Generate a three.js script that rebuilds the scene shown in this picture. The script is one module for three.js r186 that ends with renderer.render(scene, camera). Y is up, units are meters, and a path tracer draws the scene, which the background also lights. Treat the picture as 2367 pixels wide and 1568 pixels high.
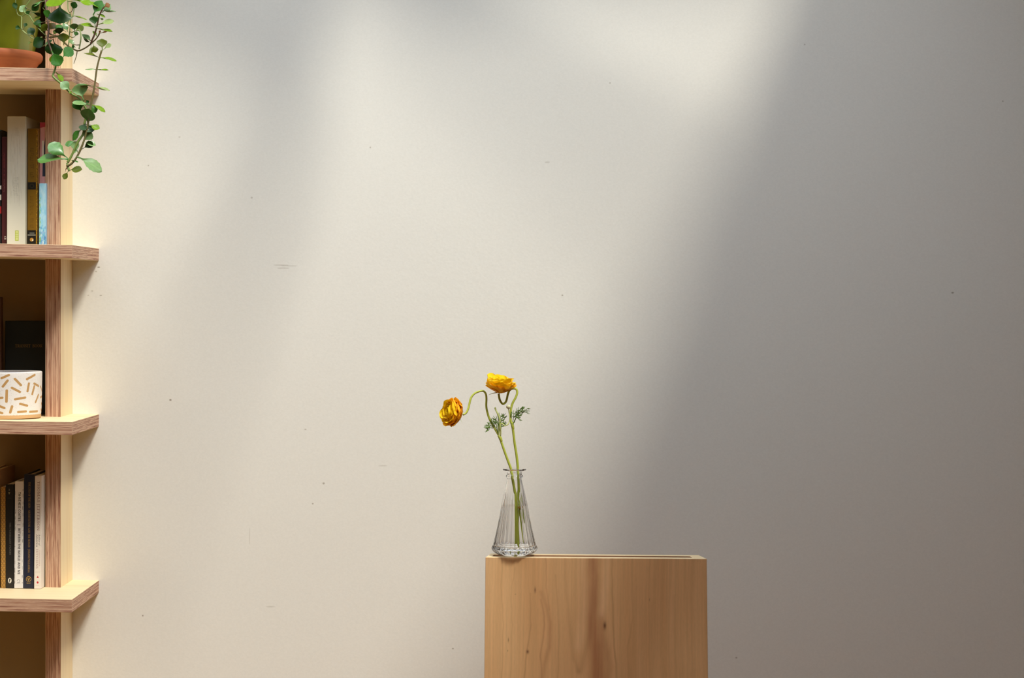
import * as THREE from 'three';
import { RoundedBoxGeometry } from 'three/addons/geometries/RoundedBoxGeometry.js';
import { mergeGeometries, mergeVertices } from 'three/addons/utils/BufferGeometryUtils.js';

/* ------------------------------------------------------------------ camera */
const W = 2367, H = 1568, F = 4730, VX = 1135, VY = 695, EYE = 1.35, CZ = 3.89;
const scene = new THREE.Scene();
const camera = new THREE.PerspectiveCamera(2 * Math.atan(H / 2 / F) * 180 / Math.PI, W / H, 0.05, 60);
camera.position.set(0, EYE, CZ);
camera.lookAt(0, EYE, 0);
camera.setViewOffset(W, H, W / 2 - VX, H / 2 - VY, W, H);   // a shifted lens: the wall stays square to the film
camera.updateProjectionMatrix();

/* ------------------------------------------------------------ sky and sun */
scene.background = new THREE.Color().setRGB(2.60, 2.92, 3.16);
const SUN_X = 0.45, SUN_Z = 0.585;                            // metres leftwards and wallwards for each metre down
const sun = new THREE.DirectionalLight(new THREE.Color().setRGB(1, 0.945, 0.815), 3.28);
sun.position.set(SUN_X * 6, 1 + 6, SUN_Z * 6);
sun.target.position.set(0, 1, 0);
sun.shadow.radius = 20;                                      // a hazy sun behind thin cloud, about ten degrees wide
sun.castShadow = true;
sun.shadow.mapSize.set(4096, 4096);
Object.assign(sun.shadow.camera, { left: -3.5, right: 3.5, top: 3.5, bottom: -3.5, near: 0.5, far: 14 });
scene.add(sun, sun.target);

const renderer = new THREE.WebGLRenderer({ antialias: true });
renderer.toneMapping = THREE.LinearToneMapping;
renderer.toneMappingExposure = 1.0;
renderer.shadowMap.enabled = true;

/* ----------------------------------------------------------------- helpers */
const S = (z) => F / (CZ - z);                                // photograph pixels for one metre at distance z from the wall
const at = (px, py, z) => new THREE.Vector3((px - VX) / S(z), EYE - (py - VY) / S(z), z);
const lin = (r, g, b) => new THREE.Color().setRGB(r, g, b);
let seed = 7;
const rnd = () => { seed = (seed * 1664525 + 1013904223) >>> 0; return seed / 4294967296; };
const hash = (x, y) => { let h = Math.imul(x | 0, 374761393) + Math.imul(y | 0, 668265263); h = Math.imul(h ^ (h >>> 13), 1274126177); return ((h ^ (h >>> 16)) >>> 0) / 4294967296; };
const vn = (x, y) => { const i = Math.floor(x), j = Math.floor(y), a = x - i, b = y - j, u = a * a * (3 - 2 * a), v = b * b * (3 - 2 * b); return (hash(i, j) * (1 - u) + hash(i + 1, j) * u) * (1 - v) + (hash(i, j + 1) * (1 - u) + hash(i + 1, j + 1) * u) * v; };
const fbm = (x, y, n = 4) => { let s = 0, a = 0.5; for (let k = 0; k < n; k++) { s += a * vn(x, y); x = x * 2.03 + 17.1; y = y * 2.03 + 5.7; a *= 0.5; } return s / (1 - a * 2 + 1e-9) * 1; };
const clamp = (x, a = 0, b = 1) => Math.min(b, Math.max(a, x));
const smooth = (a, b, x) => { const t = clamp((x - a) / (b - a)); return t * t * (3 - 2 * t); };
const toS = (c) => Math.round(255 * clamp(c <= 0.0031308 ? c * 12.92 : 1.055 * Math.pow(c, 1 / 2.4) - 0.055));

const names = {};
function numbered(n) { const k = names[n] = (names[n] ?? -1) + 1; return k ? n + '_' + String(k).padStart(3, '0') : n; }
function shade(o) { o.traverse((m) => { if (m.isMesh) { m.castShadow = true; m.receiveShadow = true; } }); return o; }
function mesh(name, geo, mat, parent) { const m = new THREE.Mesh(geo, mat); m.name = numbered(name); m.castShadow = m.receiveShadow = true; (parent || scene).add(m); return m; }
function thing(name, label, category, pos = [0, 0, 0], group) {
  const g = new THREE.Group(); g.name = numbered(name); g.position.set(...pos); g.userData = { label, category };
  if (group) g.userData.group = group;
  scene.add(g); return g;
}
function tag(o, label, category, group) { o.userData.label = label; o.userData.category = category; if (group) o.userData.group = group; return o; }
function structure(name, geo, mat) { const m = mesh(name, geo, mat); m.userData.kind = 'structure'; return m; }

// texture from a function of (u, v) that returns linear colour
function paint(w, h, f) {
  const d = new Uint8Array(w * h * 4);
  for (let y = 0; y < h; y++) for (let x = 0; x < w; x++) { const c = f((x + 0.5) / w, (y + 0.5) / h), i = (y * w + x) * 4; d[i] = toS(c[0]); d[i + 1] = toS(c[1]); d[i + 2] = toS(c[2]); d[i + 3] = 255; }
  const t = new THREE.DataTexture(d, w, h); t.colorSpace = THREE.SRGBColorSpace; t.magFilter = THREE.LinearFilter; t.minFilter = THREE.LinearMipmapLinearFilter; t.generateMipmaps = true; t.wrapS = t.wrapT = THREE.RepeatWrapping; t.needsUpdate = true; return t;
}
function grey(w, h, f) {
  const d = new Uint8Array(w * h * 4);
  for (let y = 0; y < h; y++) for (let x = 0; x < w; x++) { const c = Math.round(255 * clamp(f((x + 0.5) / w, (y + 0.5) / h))), i = (y * w + x) * 4; d[i] = d[i + 1] = d[i + 2] = c; d[i + 3] = 255; }
  const t = new THREE.DataTexture(d, w, h); t.magFilter = THREE.LinearFilter; t.wrapS = t.wrapT = THREE.RepeatWrapping; t.needsUpdate = true; return t;
}
function canvas(w, h, draw) {
  const c = document.createElement('canvas'); c.width = w; c.height = h; const g = c.getContext('2d'); draw(g, w, h);
  const t = new THREE.CanvasTexture(c); t.colorSpace = THREE.SRGBColorSpace; t.magFilter = THREE.LinearFilter; t.anisotropy = 8; return t;
}
const tile = (f, n) => (u, v) => {   // makes noise f(x, y) repeat over the unit square
  const a = f(u, v), b = f(u - 1, v), c = f(u, v - 1), d = f(u - 1, v - 1), s = smooth(0, 1, u), t = smooth(0, 1, v);
  return (a * (1 - s) + b * s) * (1 - t) + (c * (1 - s) + d * s) * t;
};
const mix3 = (a, b, t) => [a[0] + (b[0] - a[0]) * t, a[1] + (b[1] - a[1]) * t, a[2] + (b[2] - a[2]) * t];

/* box with rounded edges; six material groups +x -x +y -y +z -z, uv in metres from the box's centre */
function box(w, h, d, r = 0.001, seg = 1, unit = false) {
  const src = r > 0 ? new RoundedBoxGeometry(w, h, d, seg, r) : new THREE.BoxGeometry(w, h, d).toNonIndexed();
  const g0 = src.index ? src.toNonIndexed() : src;
  const P = g0.attributes.position.array, N = g0.attributes.normal.array, buckets = [[], [], [], [], [], []];
  for (let i = 0; i < P.length / 9; i++) {
    let n = [0, 0, 0];
    for (let k = 0; k < 3; k++) for (let c = 0; c < 3; c++) n[c] += N[i * 9 + k * 3 + c];
    let a = 0; if (Math.abs(n[1]) > Math.abs(n[a]) + 1e-4) a = 1; if (Math.abs(n[2]) > Math.abs(n[a]) + 1e-4) a = 2;
    buckets[a * 2 + (n[a] < 0 ? 1 : 0)].push(i);
  }
  const p = [], n = [], uv = [], g = new THREE.BufferGeometry(); let at0 = 0;
  buckets.forEach((b, k) => {
    for (const i of b) for (let v = 0; v < 3; v++) {
      const o = i * 9 + v * 3, x = P[o], y = P[o + 1], z = P[o + 2];
      p.push(x, y, z); n.push(N[o], N[o + 1], N[o + 2]);
      const [a, c] = k < 2 ? [k ? z : -z, y] : k < 4 ? [x, k === 2 ? -z : z] : [k === 4 ? x : -x, y];
      const [wa, wc] = k < 2 ? [d, h] : k < 4 ? [w, d] : [w, h];
      unit ? uv.push(a / wa + 0.5, c / wc + 0.5) : uv.push(a, c);
    }
    if (b.length) g.addGroup(at0, b.length * 3, k); at0 += b.length * 3;
  });
  g.setAttribute('position', new THREE.Float32BufferAttribute(p, 3)); g.setAttribute('normal', new THREE.Float32BufferAttribute(n, 3)); g.setAttribute('uv', new THREE.Float32BufferAttribute(uv, 2));
  return g;
}
function ungroup(g) { g.clearGroups(); return g; }

/* tube of changing radius through points */
function sweep(pts, radius, seg = 40, sides = 8, flat = 1) {
  const curve = new THREE.CatmullRomCurve3(pts, false, 'centripetal'), fr = curve.computeFrenetFrames(seg, false), p = [], uv = [], ix = [];
  for (let i = 0; i <= seg; i++) {
    const t = i / seg, c = curve.getPointAt(t), r = typeof radius === 'function' ? radius(t) : radius;
    for (let k = 0; k < sides; k++) { const a = k / sides * 2 * Math.PI, q = c.clone().addScaledVector(fr.normals[i], Math.cos(a) * r).addScaledVector(fr.binormals[i], Math.sin(a) * r * flat); p.push(q.x, q.y, q.z); uv.push(t, k / sides); }
  }
  for (let i = 0; i < seg; i++) for (let k = 0; k < sides; k++) { const a = i * sides + k, b = i * sides + (k + 1) % sides; ix.push(a, b, a + sides, b, b + sides, a + sides); }
  for (const [row, c, flip] of [[0, curve.getPointAt(0), 1], [seg, curve.getPointAt(1), 0]]) { const o = p.length / 3; p.push(c.x, c.y, c.z); uv.push(0, 0); for (let k = 0; k < sides; k++) { const a = row * sides + k, b = row * sides + (k + 1) % sides; flip ? ix.push(o, b, a) : ix.push(o, a, b); } }
  const g = new THREE.BufferGeometry(); g.setAttribute('position', new THREE.Float32BufferAttribute(p, 3)); g.setAttribute('uv', new THREE.Float32BufferAttribute(uv, 2)); g.setIndex(ix); g.computeVertexNormals(); return g;
}
const moved = (g, x, y, z) => { g.translate(x, y, z); return g; };

/* ---------------------------------------------------------------- textures */
const roughWall = grey(1024, 1024, (() => { const f = tile((u, v) => 0.55 * fbm(u * 190, v * 210, 3) + 0.45 * fbm(u * 40 + 9, v * 60, 3)); return (u, v) => f(u, v); })());
// pine veneer: u runs along the grain (1 m a repeat), v across it (0.5 m)
const pineTexture = paint(512, 512, (u, v) => {
  const wob = 0.05 * (tile((a, b) => fbm(a * 3 + 3, b * 5, 3))(u, v) - 0.5), y = v + wob;
  const band = tile((a, b) => fbm(a * 1.2, (b + wob) * 27, 4))(u, v), fine = tile((a, b) => fbm(a * 12, b * 240, 2))(u, v);
  const late = smooth(0.52, 0.72, band);
  let c = mix3([0.845, 0.675, 0.42], [0.66, 0.44, 0.215], late * 0.5);
  const k = 0.93 + 0.14 * fine; return [c[0] * k, c[1] * k, c[2] * k];
});
// plywood edge: u along the edge (0.5 m a repeat), v once across the sheet
const plyTexture = paint(1024, 128, (() => {
  const edges = [0, 0.035, 0.17, 0.33, 0.47, 0.60, 0.74, 0.88, 0.965, 1.001];
  const kind = [3, 1, 2, 1, 2, 1, 2, 1, 3];
  return (u, v) => {
    const vv = v + 0.012 * (tile((a, b) => fbm(a * 20, b * 3, 2))(u, 0.3) - 0.5);
    let k = 0; while (k < 8 && vv > edges[k + 1]) k++;
    const e = Math.min(vv - edges[k], edges[k + 1] - vv);
    const pale = [0.70, 0.47, 0.32], mid = [0.45, 0.235, 0.145], dark = [0.20, 0.06, 0.035];
    let c;
    if (kind[k] === 3) c = [0.74, 0.54, 0.32];
    else if (kind[k] === 1) { const n = tile((a, b) => fbm(a * 16 + k * 7, (b * 34) + k, 3))(u, v); c = mix3(mix3(pale, mid, smooth(0.28, 0.55, n)), dark, smooth(0.52, 0.72, n) * 0.9); }
    else { const n = tile((a, b) => vn(a * 60 + b * 30 + k * 3, b * 9 + k * 5))(u, v), m = tile((a, b) => fbm(a * 120 + k, b * 40, 2))(u, v); c = mix3(mix3(pale, mid, 0.15 + 0.6 * m), dark, smooth(0.66, 0.88, n) * 0.85); }
    return mix3(c, dark, (1 - smooth(0, 0.022, e)) * 0.6);
  };
})());
const wallTexture = canvas(2048, 1376, (g, w, h) => {
  g.fillStyle = '#ffffff'; g.fillRect(0, 0, w, h);
  const img = g.getImageData(0, 0, w, h);
  for (let y = 0; y < h; y++) for (let x = 0; x < w; x++) { const k = 248 + 7 * (fbm(x * 0.45, y * 0.7, 2) - 0.5) + 2 * (fbm(x * 0.008 + 40, y * 0.012, 3) - 0.5), i = (y * w + x) * 4; img.data[i] = k; img.data[i + 1] = k; img.data[i + 2] = k - 1; }
  g.putImageData(img, 0, 0);
  // nicks and scuffs, at their places in metres on the wall
  const mark = (px, py, a, b, al) => { g.globalAlpha = al; g.fillStyle = '#5b4a38'; g.beginPath(); g.ellipse((px - VX) / S(0) / 2.4 * w + w / 2, (py - VY) / S(0) / 1.6125 * h + h / 2, a, b, 0, 0, 7); g.fill(); };
  for (const [x, y, a, b, al] of [[394, 925, 1.6, 1.3, .6], [748, 1118, 1.8, 1.6, .4], [706, 993, 1.8, .8, .35], [1300, 683, 1.3, 1, .5], [2202, 677, 2, 1.4, .4], [582, 457, 1.6, 1.5, .25], [650, 613, 12, .5, .3], [668, 615, 14, .5, .22], [655, 620, 10, .5, .3], [1265, 375, 4, 1, .18], [856, 341, 1, 1, .5], [1410, 192, 1, 1, .4], [228, 618, 2.2, 1, .5], [222, 628, 1.8, .8, .4], [213, 673, 1.8, .6, .4], [233, 683, 2.2, .7, .5], [204, 683, 1.2, .5, .4], [330, 1424, 1.2, 1, .6], [1047, 1500, 1.4, 1, .5], [1702, 1521, 1.6, 1, .4], [625, 1403, 8, .6, .2], [885, 1077, 8, .6, .2], [2318, 234, 1.2, 1, .4], [1860, 103, 1, 1, .4], [577, 1240, .6, 14, .14], [723, 1165, 1.2, 1, .5], [343, 383, 1, .8, .5], [415, 317, 1.6, .8, .3]]) mark(x, y, a, b, al);
});
wallTexture.wrapS = wallTexture.wrapT = THREE.RepeatWrapping;
const floorTexture = paint(512, 512, (u, v) => { const n = tile((a, b) => fbm(a * 60, b * 4, 4))(u, v); return mix3([0.70, 0.32, 0.07], [0.55, 0.225, 0.04], n); });

/* --------------------------------------------------------------- materials */
const std = (o) => new THREE.MeshPhysicalMaterial(o);
const withRepeat = (t, x, y, ox = 0, oy = 0, rot = 0) => { const c = t.clone(); c.repeat.set(x, y); c.offset.set(ox, oy); c.rotation = rot; c.needsUpdate = true; return c; };
const wallBump = withRepeat(roughWall, 1 / 0.9, 1 / 0.9);
const wallPaint = std({ color: lin(0.82, 0.80, 0.752), map: withRepeat(wallTexture, 1 / 2.4, 1 / 1.6125, 0.5, 0.5), roughness: 0.82, bumpMap: wallBump, bumpScale: 0.00022 });
const plainPaint = std({ color: lin(0.16, 0.09, 0.045), roughness: 0.9 });
const ceilingPaint = std({ color: lin(0.42, 0.34, 0.26), roughness: 0.9 });
const floorWood = std({ map: withRepeat(floorTexture, 1, 1), roughness: 0.45 });
const pineAlongX = std({ map: withRepeat(pineTexture, 1, 2), roughness: 0.55 });
const pineAlongY = std({ map: withRepeat(pineTexture, 1, 2, 0.13, 0.31, Math.PI / 2), roughness: 0.55 });
const T = 0.0235;                                             // plywood thickness
const plyAlongX = std({ map: withRepeat(plyTexture, 2, 1 / T, 0.2, 0.5), roughness: 0.7 });
const plyAlongY = std({ map: withRepeat(plyTexture, 2, 1 / T, 0.37, 0.5, Math.PI / 2), roughness: 0.7 });

/* ------------------------------------------------------- the room's shell */
const XL = -1.62, XR = 2.35, ZF = 6.0, CEIL = 2.5, TH = 0.12;
{
  const wb = box(XR - XL + 2 * TH, CEIL + 0.3, TH, 0); const p = wb.attributes.position, u = wb.attributes.uv, cx = (XL + XR) / 2, cy = CEIL / 2;
  for (let i = 0; i < p.count; i++) u.setXY(i, p.getX(i) + cx, p.getY(i) + cy - EYE);          // uv in metres from the point before the lens
  const w = structure('wall_back', ungroup(wb), wallPaint); w.position.set(cx, cy, -TH / 2);
  const wl = structure('wall_left', ungroup(box(TH, CEIL + 0.3, ZF + TH, 0)), plainPaint); wl.position.set(XL - TH / 2, cy, ZF / 2);
  const wr = structure('wall_right', ungroup(box(TH, CEIL + 0.3, ZF + TH, 0)), plainPaint); wr.position.set(XR + TH / 2, cy, ZF / 2);
  const wf = structure('wall_front', ungroup(box(XR - XL + 2 * TH, CEIL + 0.3, TH, 0)), plainPaint); wf.position.set(cx, cy, ZF + TH / 2);
  const fl = structure('floor', ungroup(box(XR - XL + 2 * TH, TH, ZF + 2 * TH, 0)), floorWood); fl.position.set(cx, -TH / 2, ZF / 2);
  // ceiling with two rooflights by the wall, a strip of ceiling between them, and one added farther in to bounce warm light off the floor
  const sh = new THREE.Shape([[XL - TH, -TH], [XR + TH, -TH], [XR + TH, ZF + TH], [XL - TH, ZF + TH]].map(([x, z]) => new THREE.Vector2(x, z)));
  const hole = (...p) => sh.holes.push(new THREE.Path(p.map(([x, z]) => new THREE.Vector2(x, z))));
  hole([0.0, 2.75], [0.0, 3.4], [1.4, 3.4], [1.4, 2.75]);
  hole([-0.06, 0.33], [-0.045, 0.37], [0.04, 0.5], [0.03, 0.7], [0.03, 1.55], [0.42, 1.55], [0.42, 1.9], [0.82, 1.9], [0.82, 0.285]); hole([-1.5, 0.36], [-1.5, 1.55], [0.0, 1.55], [0.012, 1.1], [0.0, 0.7], [-0.04, 0.52], [-0.14, 0.44], [-0.45, 0.36]);
  const cg = new THREE.ExtrudeGeometry(sh, { depth: 0.04, bevelEnabled: false }); cg.rotateX(Math.PI / 2);
  const c = structure('ceiling', cg, ceilingPaint); c.position.y = CEIL;
  // a glazing bar that crosses the right rooflight
  const a = new THREE.Vector3(-0.1, CEIL - 0.03, 0.27), b = new THREE.Vector3(0.82, CEIL - 0.03, 0.558), L = a.distanceTo(b);
  const bar = structure('trim_1', ungroup(box(L, 0.03, 0.05, 0.002)), ceilingPaint); bar.position.copy(a).add(b).multiplyScalar(0.5); bar.rotation.y = -Math.atan2(b.z - a.z, b.x - a.x);
}

/* ------------------------------------------------------------ bookshelf */
const SX = -0.7455, SD = 0.25, SLEN = XL - SX;               // right end of the shelves, depth
const shelfY = [2.0778, 1.7632, 1.4489, 1.1338, 0.8179, 0.5029, 0.188], TILT = [0.015, 0.013, 0.018, 0.0165, 0.0175, 0.017, 0.017];
const topY = (i, X) => shelfY[i] + (SX - X) * TILT[i];
const UX0 = -0.8245, UX1 = -0.7955, UD = 0.105;
const shelfUnit = thing('shelving_unit', 'plywood shelving unit of open shelves fixed to the wall at the left', 'shelving unit', [SX, 0, 0]);
{
  const len = 0.86, geo = box(len, T, SD, 0.0006), mats = [plyAlongX, plyAlongX, pineAlongX, pineAlongX, plyAlongX, plyAlongX];
  // across-sheet coordinate comes from y on the front and end faces
  shelfY.forEach((y, i) => {
    const m = mesh('shelf', geo, mats, shelfUnit); m.rotation.z = -TILT[i];
    m.position.set(-len / 2 * Math.cos(TILT[i]), y - T / 2 + len / 2 * Math.sin(TILT[i]), SD / 2);
  });
  const back = mesh('back_panel', ungroup(moved(box(len - 0.07, 2.05, 0.004, 0.0005), -0.078 - (len - 0.07) / 2, 1.045, 0.0021)), std({ color: lin(0.27, 0.175, 0.075), roughness: 0.8 }), shelfUnit); back.userData.label = 'added dark brown panel that deepens the shade behind the shelves';  // added dark sheet, put in to deepen the shade inside the shelves
  const w = UX1 - UX0;
  shelfY.forEach((y, i) => {
    const y0 = i === shelfY.length - 1 ? 0 : topY(i + 1, UX0) - 0.0008, y1 = y - T;
    const h = i === shelfY.length - 1 ? y1 : y1 - y0 + 0.0012;
    const g = box(w, h, UD, 0.0006), uv = g.attributes.uv, p = g.attributes.position;
    for (const { start, count, materialIndex } of g.groups) for (let k = start; k < start + count; k++) {
      if (materialIndex < 2) uv.setXY(k, p.getZ(k) + i * 0.21, p.getY(k) + i * 0.37);
      if (materialIndex >= 4) uv.setXY(k, (p.getX(k) / w) * T, p.getY(k) + i * 0.33);
    }
    const m = mesh('upright', g, [pineAlongY, pineAlongY, pineAlongY, pineAlongY, plyAlongY, plyAlongY], shelfUnit);
    m.position.set((UX0 + UX1) / 2 - SX, y0 + h / 2, UD / 2);
  });
}

/* ----------------------------------------------------------------- books */
const pageMat = std({ color: lin(0.74, 0.66, 0.52), roughness: 0.9, bumpMap: withRepeat(grey(8, 256, (u, v) => hash(3, Math.floor(v * 256))), 1, 60), bumpScale: 0.0004 });
const pageGrey = std({ color: lin(0.62, 0.55, 0.42), roughness: 0.9 });
/* spine between px x0..x1, tops and bottoms in px, all at distance z */
function book(o) {
  const s = S(o.z), x0 = (o.x0 - VX) / s, x1 = (o.x1 - VX) / s, w = x1 - x0, cx = (x0 + x1) / 2, base = topY(o.shelf, o.lean > 0 ? x0 : x1) + 0.0004;
  const h = EYE - (o.top - VY) / s - base, d = o.depth, b = o.board ?? 0.0022;
  const t = thing('book', o.label, 'book', [cx, base, o.z], o.shelf === 2 ? 'books on the upper book shelf' : 'books on the lower book shelf');
  if (o.lean) { t.rotation.z = -o.lean; t.position.y += Math.abs(Math.sin(o.lean)) * w / 2; }
  const cm = std({ color: o.cover, roughness: o.rough ?? 0.5, map: o.coverMap || null });
  const sm = std({ map: o.spine, roughness: o.rough ?? 0.5, clearcoat: o.coat ?? 0 });
  const sp = box(w, h, b * 1.6, 0.0012, 2, true); ungroup(sp); moved(sp, 0, h / 2, -b * 0.8);
  mesh('spine', sp, sm, t);
  for (const sgn of [-1, 1]) mesh('cover', ungroup(moved(box(b, h, d - b, 0.0006, 1, true), sgn * (w - b) / 2, h / 2, -b - (d - b) / 2)), sgn > 0 && o.rightMap ? std({ map: o.rightMap, roughness: o.rough ?? 0.5 }) : cm, t);
  const ins = o.soft ? 0.0005 : 0.003;
  mesh('page_block', ungroup(moved(box(Math.max(w - 2 * b, 0.002), h - 2 * ins, d - b * 1.6 - ins, 0.0004), 0, h / 2, -b * 1.6 - (d - b * 1.6 - ins) / 2)), o.pages || pageMat, t);
  return t;
}
// a spine drawn with its text running from top to bottom
function spine(w, h, bg, draw) { return canvas(w, h, (g) => { g.fillStyle = bg; g.fillRect(0, 0, w, h); draw(g, w, h); }); }
function down(g, text, x, y, size, color, font = 'sans-serif', weight = '', stretch = 0, alpha = 1) {     // text turned a quarter to the right, starting at y, its middle on x; stretched to a length
  g.save(); g.translate(x, y); g.rotate(Math.PI / 2); g.font = `${weight} ${size}px ${font}`; g.fillStyle = color; g.globalAlpha = alpha; g.textBaseline = 'middle';
  if (stretch) g.scale(stretch / g.measureText(text).width, 1);
  g.fillText(text, 0, 0); g.restore();
}

// print too worn or too small to read: rows of short strokes
function scrawl(g, x, y0, y1, w, step, color, alpha = 1) { g.fillStyle = color; g.globalAlpha = alpha; for (let y = y0; y < y1; y += step) { if (rnd() < 0.12) { y += step; continue; } const k = rnd() * 0.45; g.fillRect(x - w / 2 + w * k * 0.5, y, w * (1 - k), step * 0.34); if (rnd() < 0.6) g.fillRect(x - w / 2 + (rnd() < 0.5 ? 0 : w * 0.75), y, w * 0.22, step * 0.7); } g.globalAlpha = 1; }

// fourth shelf: books
const B4 = 0.127;
const goldLattice = canvas(64, 1024, (g, w, h) => {
  g.fillStyle = '#b98a42'; g.fillRect(0, 0, w, h); g.strokeStyle = '#241a10'; g.lineWidth = 3.2; g.lineCap = 'butt';
  for (let y = -40, r = 0; y < h + 40; y += 22, r++) for (let x = -20, k = 0; x < w + 20; x += 22, k++) { g.beginPath(); (r + k) % 2 ? (g.moveTo(x + 2, y + 2), g.lineTo(x + 19, y + 19)) : (g.moveTo(x + 19, y + 2), g.lineTo(x + 2, y + 19)); g.stroke(); }
  g.fillStyle = '#2c3350'; for (let y = 10; y < h; y += 44) for (let x = 10; x < w; x += 44) { g.beginPath(); g.arc(x, y, 3, 0, 7); g.fill(); }
});
book({ label: 'tall plain brown book at the left end of its row, taller than the lattice paperback', shelf: 4, x0: -24, x1: -0.6, top: 1086, z: 0.118, depth: 0.115, lean: 0.002, cover: lin(0.42, 0.25, 0.13), spine: spine(32, 256, '#b08458', () => {}), rough: 0.7 });
book({ label: 'thin paperback with a gold and black lattice pattern on its spine', shelf: 4, x0: 1.8, x1: 12.6, top: 1126, z: B4, depth: 0.12, soft: true, board: 0.0008, cover: lin(0.4, 0.25, 0.08), spine: goldLattice });
book({ label: 'slim black paperback with small grey lettering and a white oval near its foot', shelf: 4, x0: 13.6, x1: 31.5, top: 1120, z: B4, depth: 0.13, soft: true, board: 0.0008, cover: lin(0.012, 0.012, 0.014), coat: 0.3, spine: spine(96, 1280, '#131212', (g, w) => {
  g.fillStyle = '#8d8878'; g.font = 'bold 34px serif'; g.textAlign = 'center'; g.fillText('3', w * 0.42, 80); g.fillStyle = '#8f8a6a'; g.beginPath(); g.moveTo(28, 98); g.lineTo(54, 98); g.lineTo(41, 128); g.fill(); g.fillStyle = '#3a3936'; g.fillRect(20, 168, 46, 5); g.textAlign = 'left';
  down(g, 'THE FEDERALIST PAPERS', w * 0.55, 470, 25, '#8a877f', 'serif', '', 400);
  g.fillStyle = '#e9e5da'; g.beginPath(); g.ellipse(w * 0.5, 1185, 22, 33, 0, 0, 7); g.fill(); g.fillStyle = '#151414'; g.beginPath(); g.ellipse(w * 0.5, 1190, 10, 20, 0.1, 0, 7); g.fill(); g.beginPath(); g.arc(w * 0.52, 1168, 8, 0, 7); g.fill(); g.fillStyle = '#e9e5da'; g.beginPath(); g.ellipse(w * 0.53, 1194, 4.5, 13, 0.1, 0, 7); g.fill();
}) });
book({ label: 'white hardback with heavy black capitals running down its spine', shelf: 4, x0: 32.4, x1: 52.6, top: 1113, z: B4 + 0.002, depth: 0.125, lean: 0.009, cover: lin(0.7, 0.69, 0.68), spine: spine(112, 1280, '#e6e3e2', (g, w, h) => {
  for (let k = 0; k < 34; k++) { g.globalAlpha = 0.35; g.fillStyle = '#4a4644'; const x = k % 2 ? w - 8 - rnd() * 6 : 2 + rnd() * 6; g.fillRect(x, 60 + rnd() * 1150, 4 + rnd() * 6, 8 + rnd() * 46); } g.globalAlpha = 1;
  down(g, 'TA-NEHISI COATES', w * 0.53, 130, 42, '#16120f', 'sans-serif', 'bold', 350); down(g, '|', w * 0.5, 508, 44, '#16120f', 'sans-serif', 'bold'); down(g, 'BETWEEN THE WORLD AND ME', w * 0.53, 560, 42, '#16120f', 'sans-serif', 'bold', 555);
  g.strokeStyle = '#555'; g.lineWidth = 4; g.beginPath(); g.arc(w / 2, 1192, 17, Math.PI, 0); g.lineTo(w / 2 + 17, 1208); g.lineTo(w / 2 - 17, 1208); g.stroke(); g.fillStyle = '#aaa'; g.fillRect(30, 1222, 52, 4);
}) });
book({ label: 'navy blue hardback with thin gold capitals and a round gold emblem', shelf: 4, x0: 54.2, x1: 78, top: 1097, z: B4, depth: 0.14, lean: 0.006, cover: lin(0.012, 0.02, 0.055), coat: 0.3, spine: spine(128, 1360, '#121a33', (g, w) => {
  down(g, 'THE EYES OF THE SKIN · ARCHITECTURE AND THE SENSES · JUHANI PALLASMAA', w * 0.52, 92, 32, '#b98f3e', 'serif', '', 1080);
  g.strokeStyle = '#c59a3c'; g.lineWidth = 5; g.beginPath(); g.arc(w / 2, 1248, 30, 0, 7); g.stroke(); g.beginPath(); for (const a of [-0.9, 0, 0.9]) { g.moveTo(w / 2, 1268); g.quadraticCurveTo(w / 2 + a * 10, 1250, w / 2 + a * 20, 1230); } g.stroke(); g.fillStyle = '#c59a3c'; g.font = 'bold 17px sans-serif'; g.textAlign = 'center'; g.fillText('WILEY', w / 2, 1304);
}) });
book({ label: 'cream paperback with pale red serif lettering at the right end of its row', shelf: 4, x0: 78.6, x1: 94.4, top: 1101, z: B4 + 0.004, depth: 0.115, lean: 0.008, soft: true, board: 0.0008, cover: lin(0.80, 0.76, 0.71), spine: spine(96, 1340, '#e9e0d6', (g, w) => {
  down(g, 'THOMAS JEFFERSON', w * 0.55, 60, 46, '#8d6660', 'serif', '', 590); down(g, 'Author of', w * 0.72, 690, 30, '#4a4340', 'serif', 'italic', 130); down(g, 'America', w * 0.36, 690, 36, '#4a4340', 'serif', 'italic', 150); down(g, 'CHRISTOPHER', w * 0.76, 880, 22, '#c59a94', 'serif', '', 190); down(g, 'HITCHENS', w * 0.40, 868, 40, '#a8837d', 'serif', '', 232);
  g.fillStyle = '#b9aea4'; g.fillRect(10, 1138, 76, 3); g.fillStyle = '#c22c34'; g.beginPath(); g.moveTo(34, 1208); g.lineTo(52, 1184); g.lineTo(66, 1212); g.fill(); g.beginPath(); g.arc(50, 1264, 13, 0, 7); g.fill(); g.fillStyle = '#c9b89a'; g.fillRect(22, 1298, 52, 3);
}) });

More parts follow.
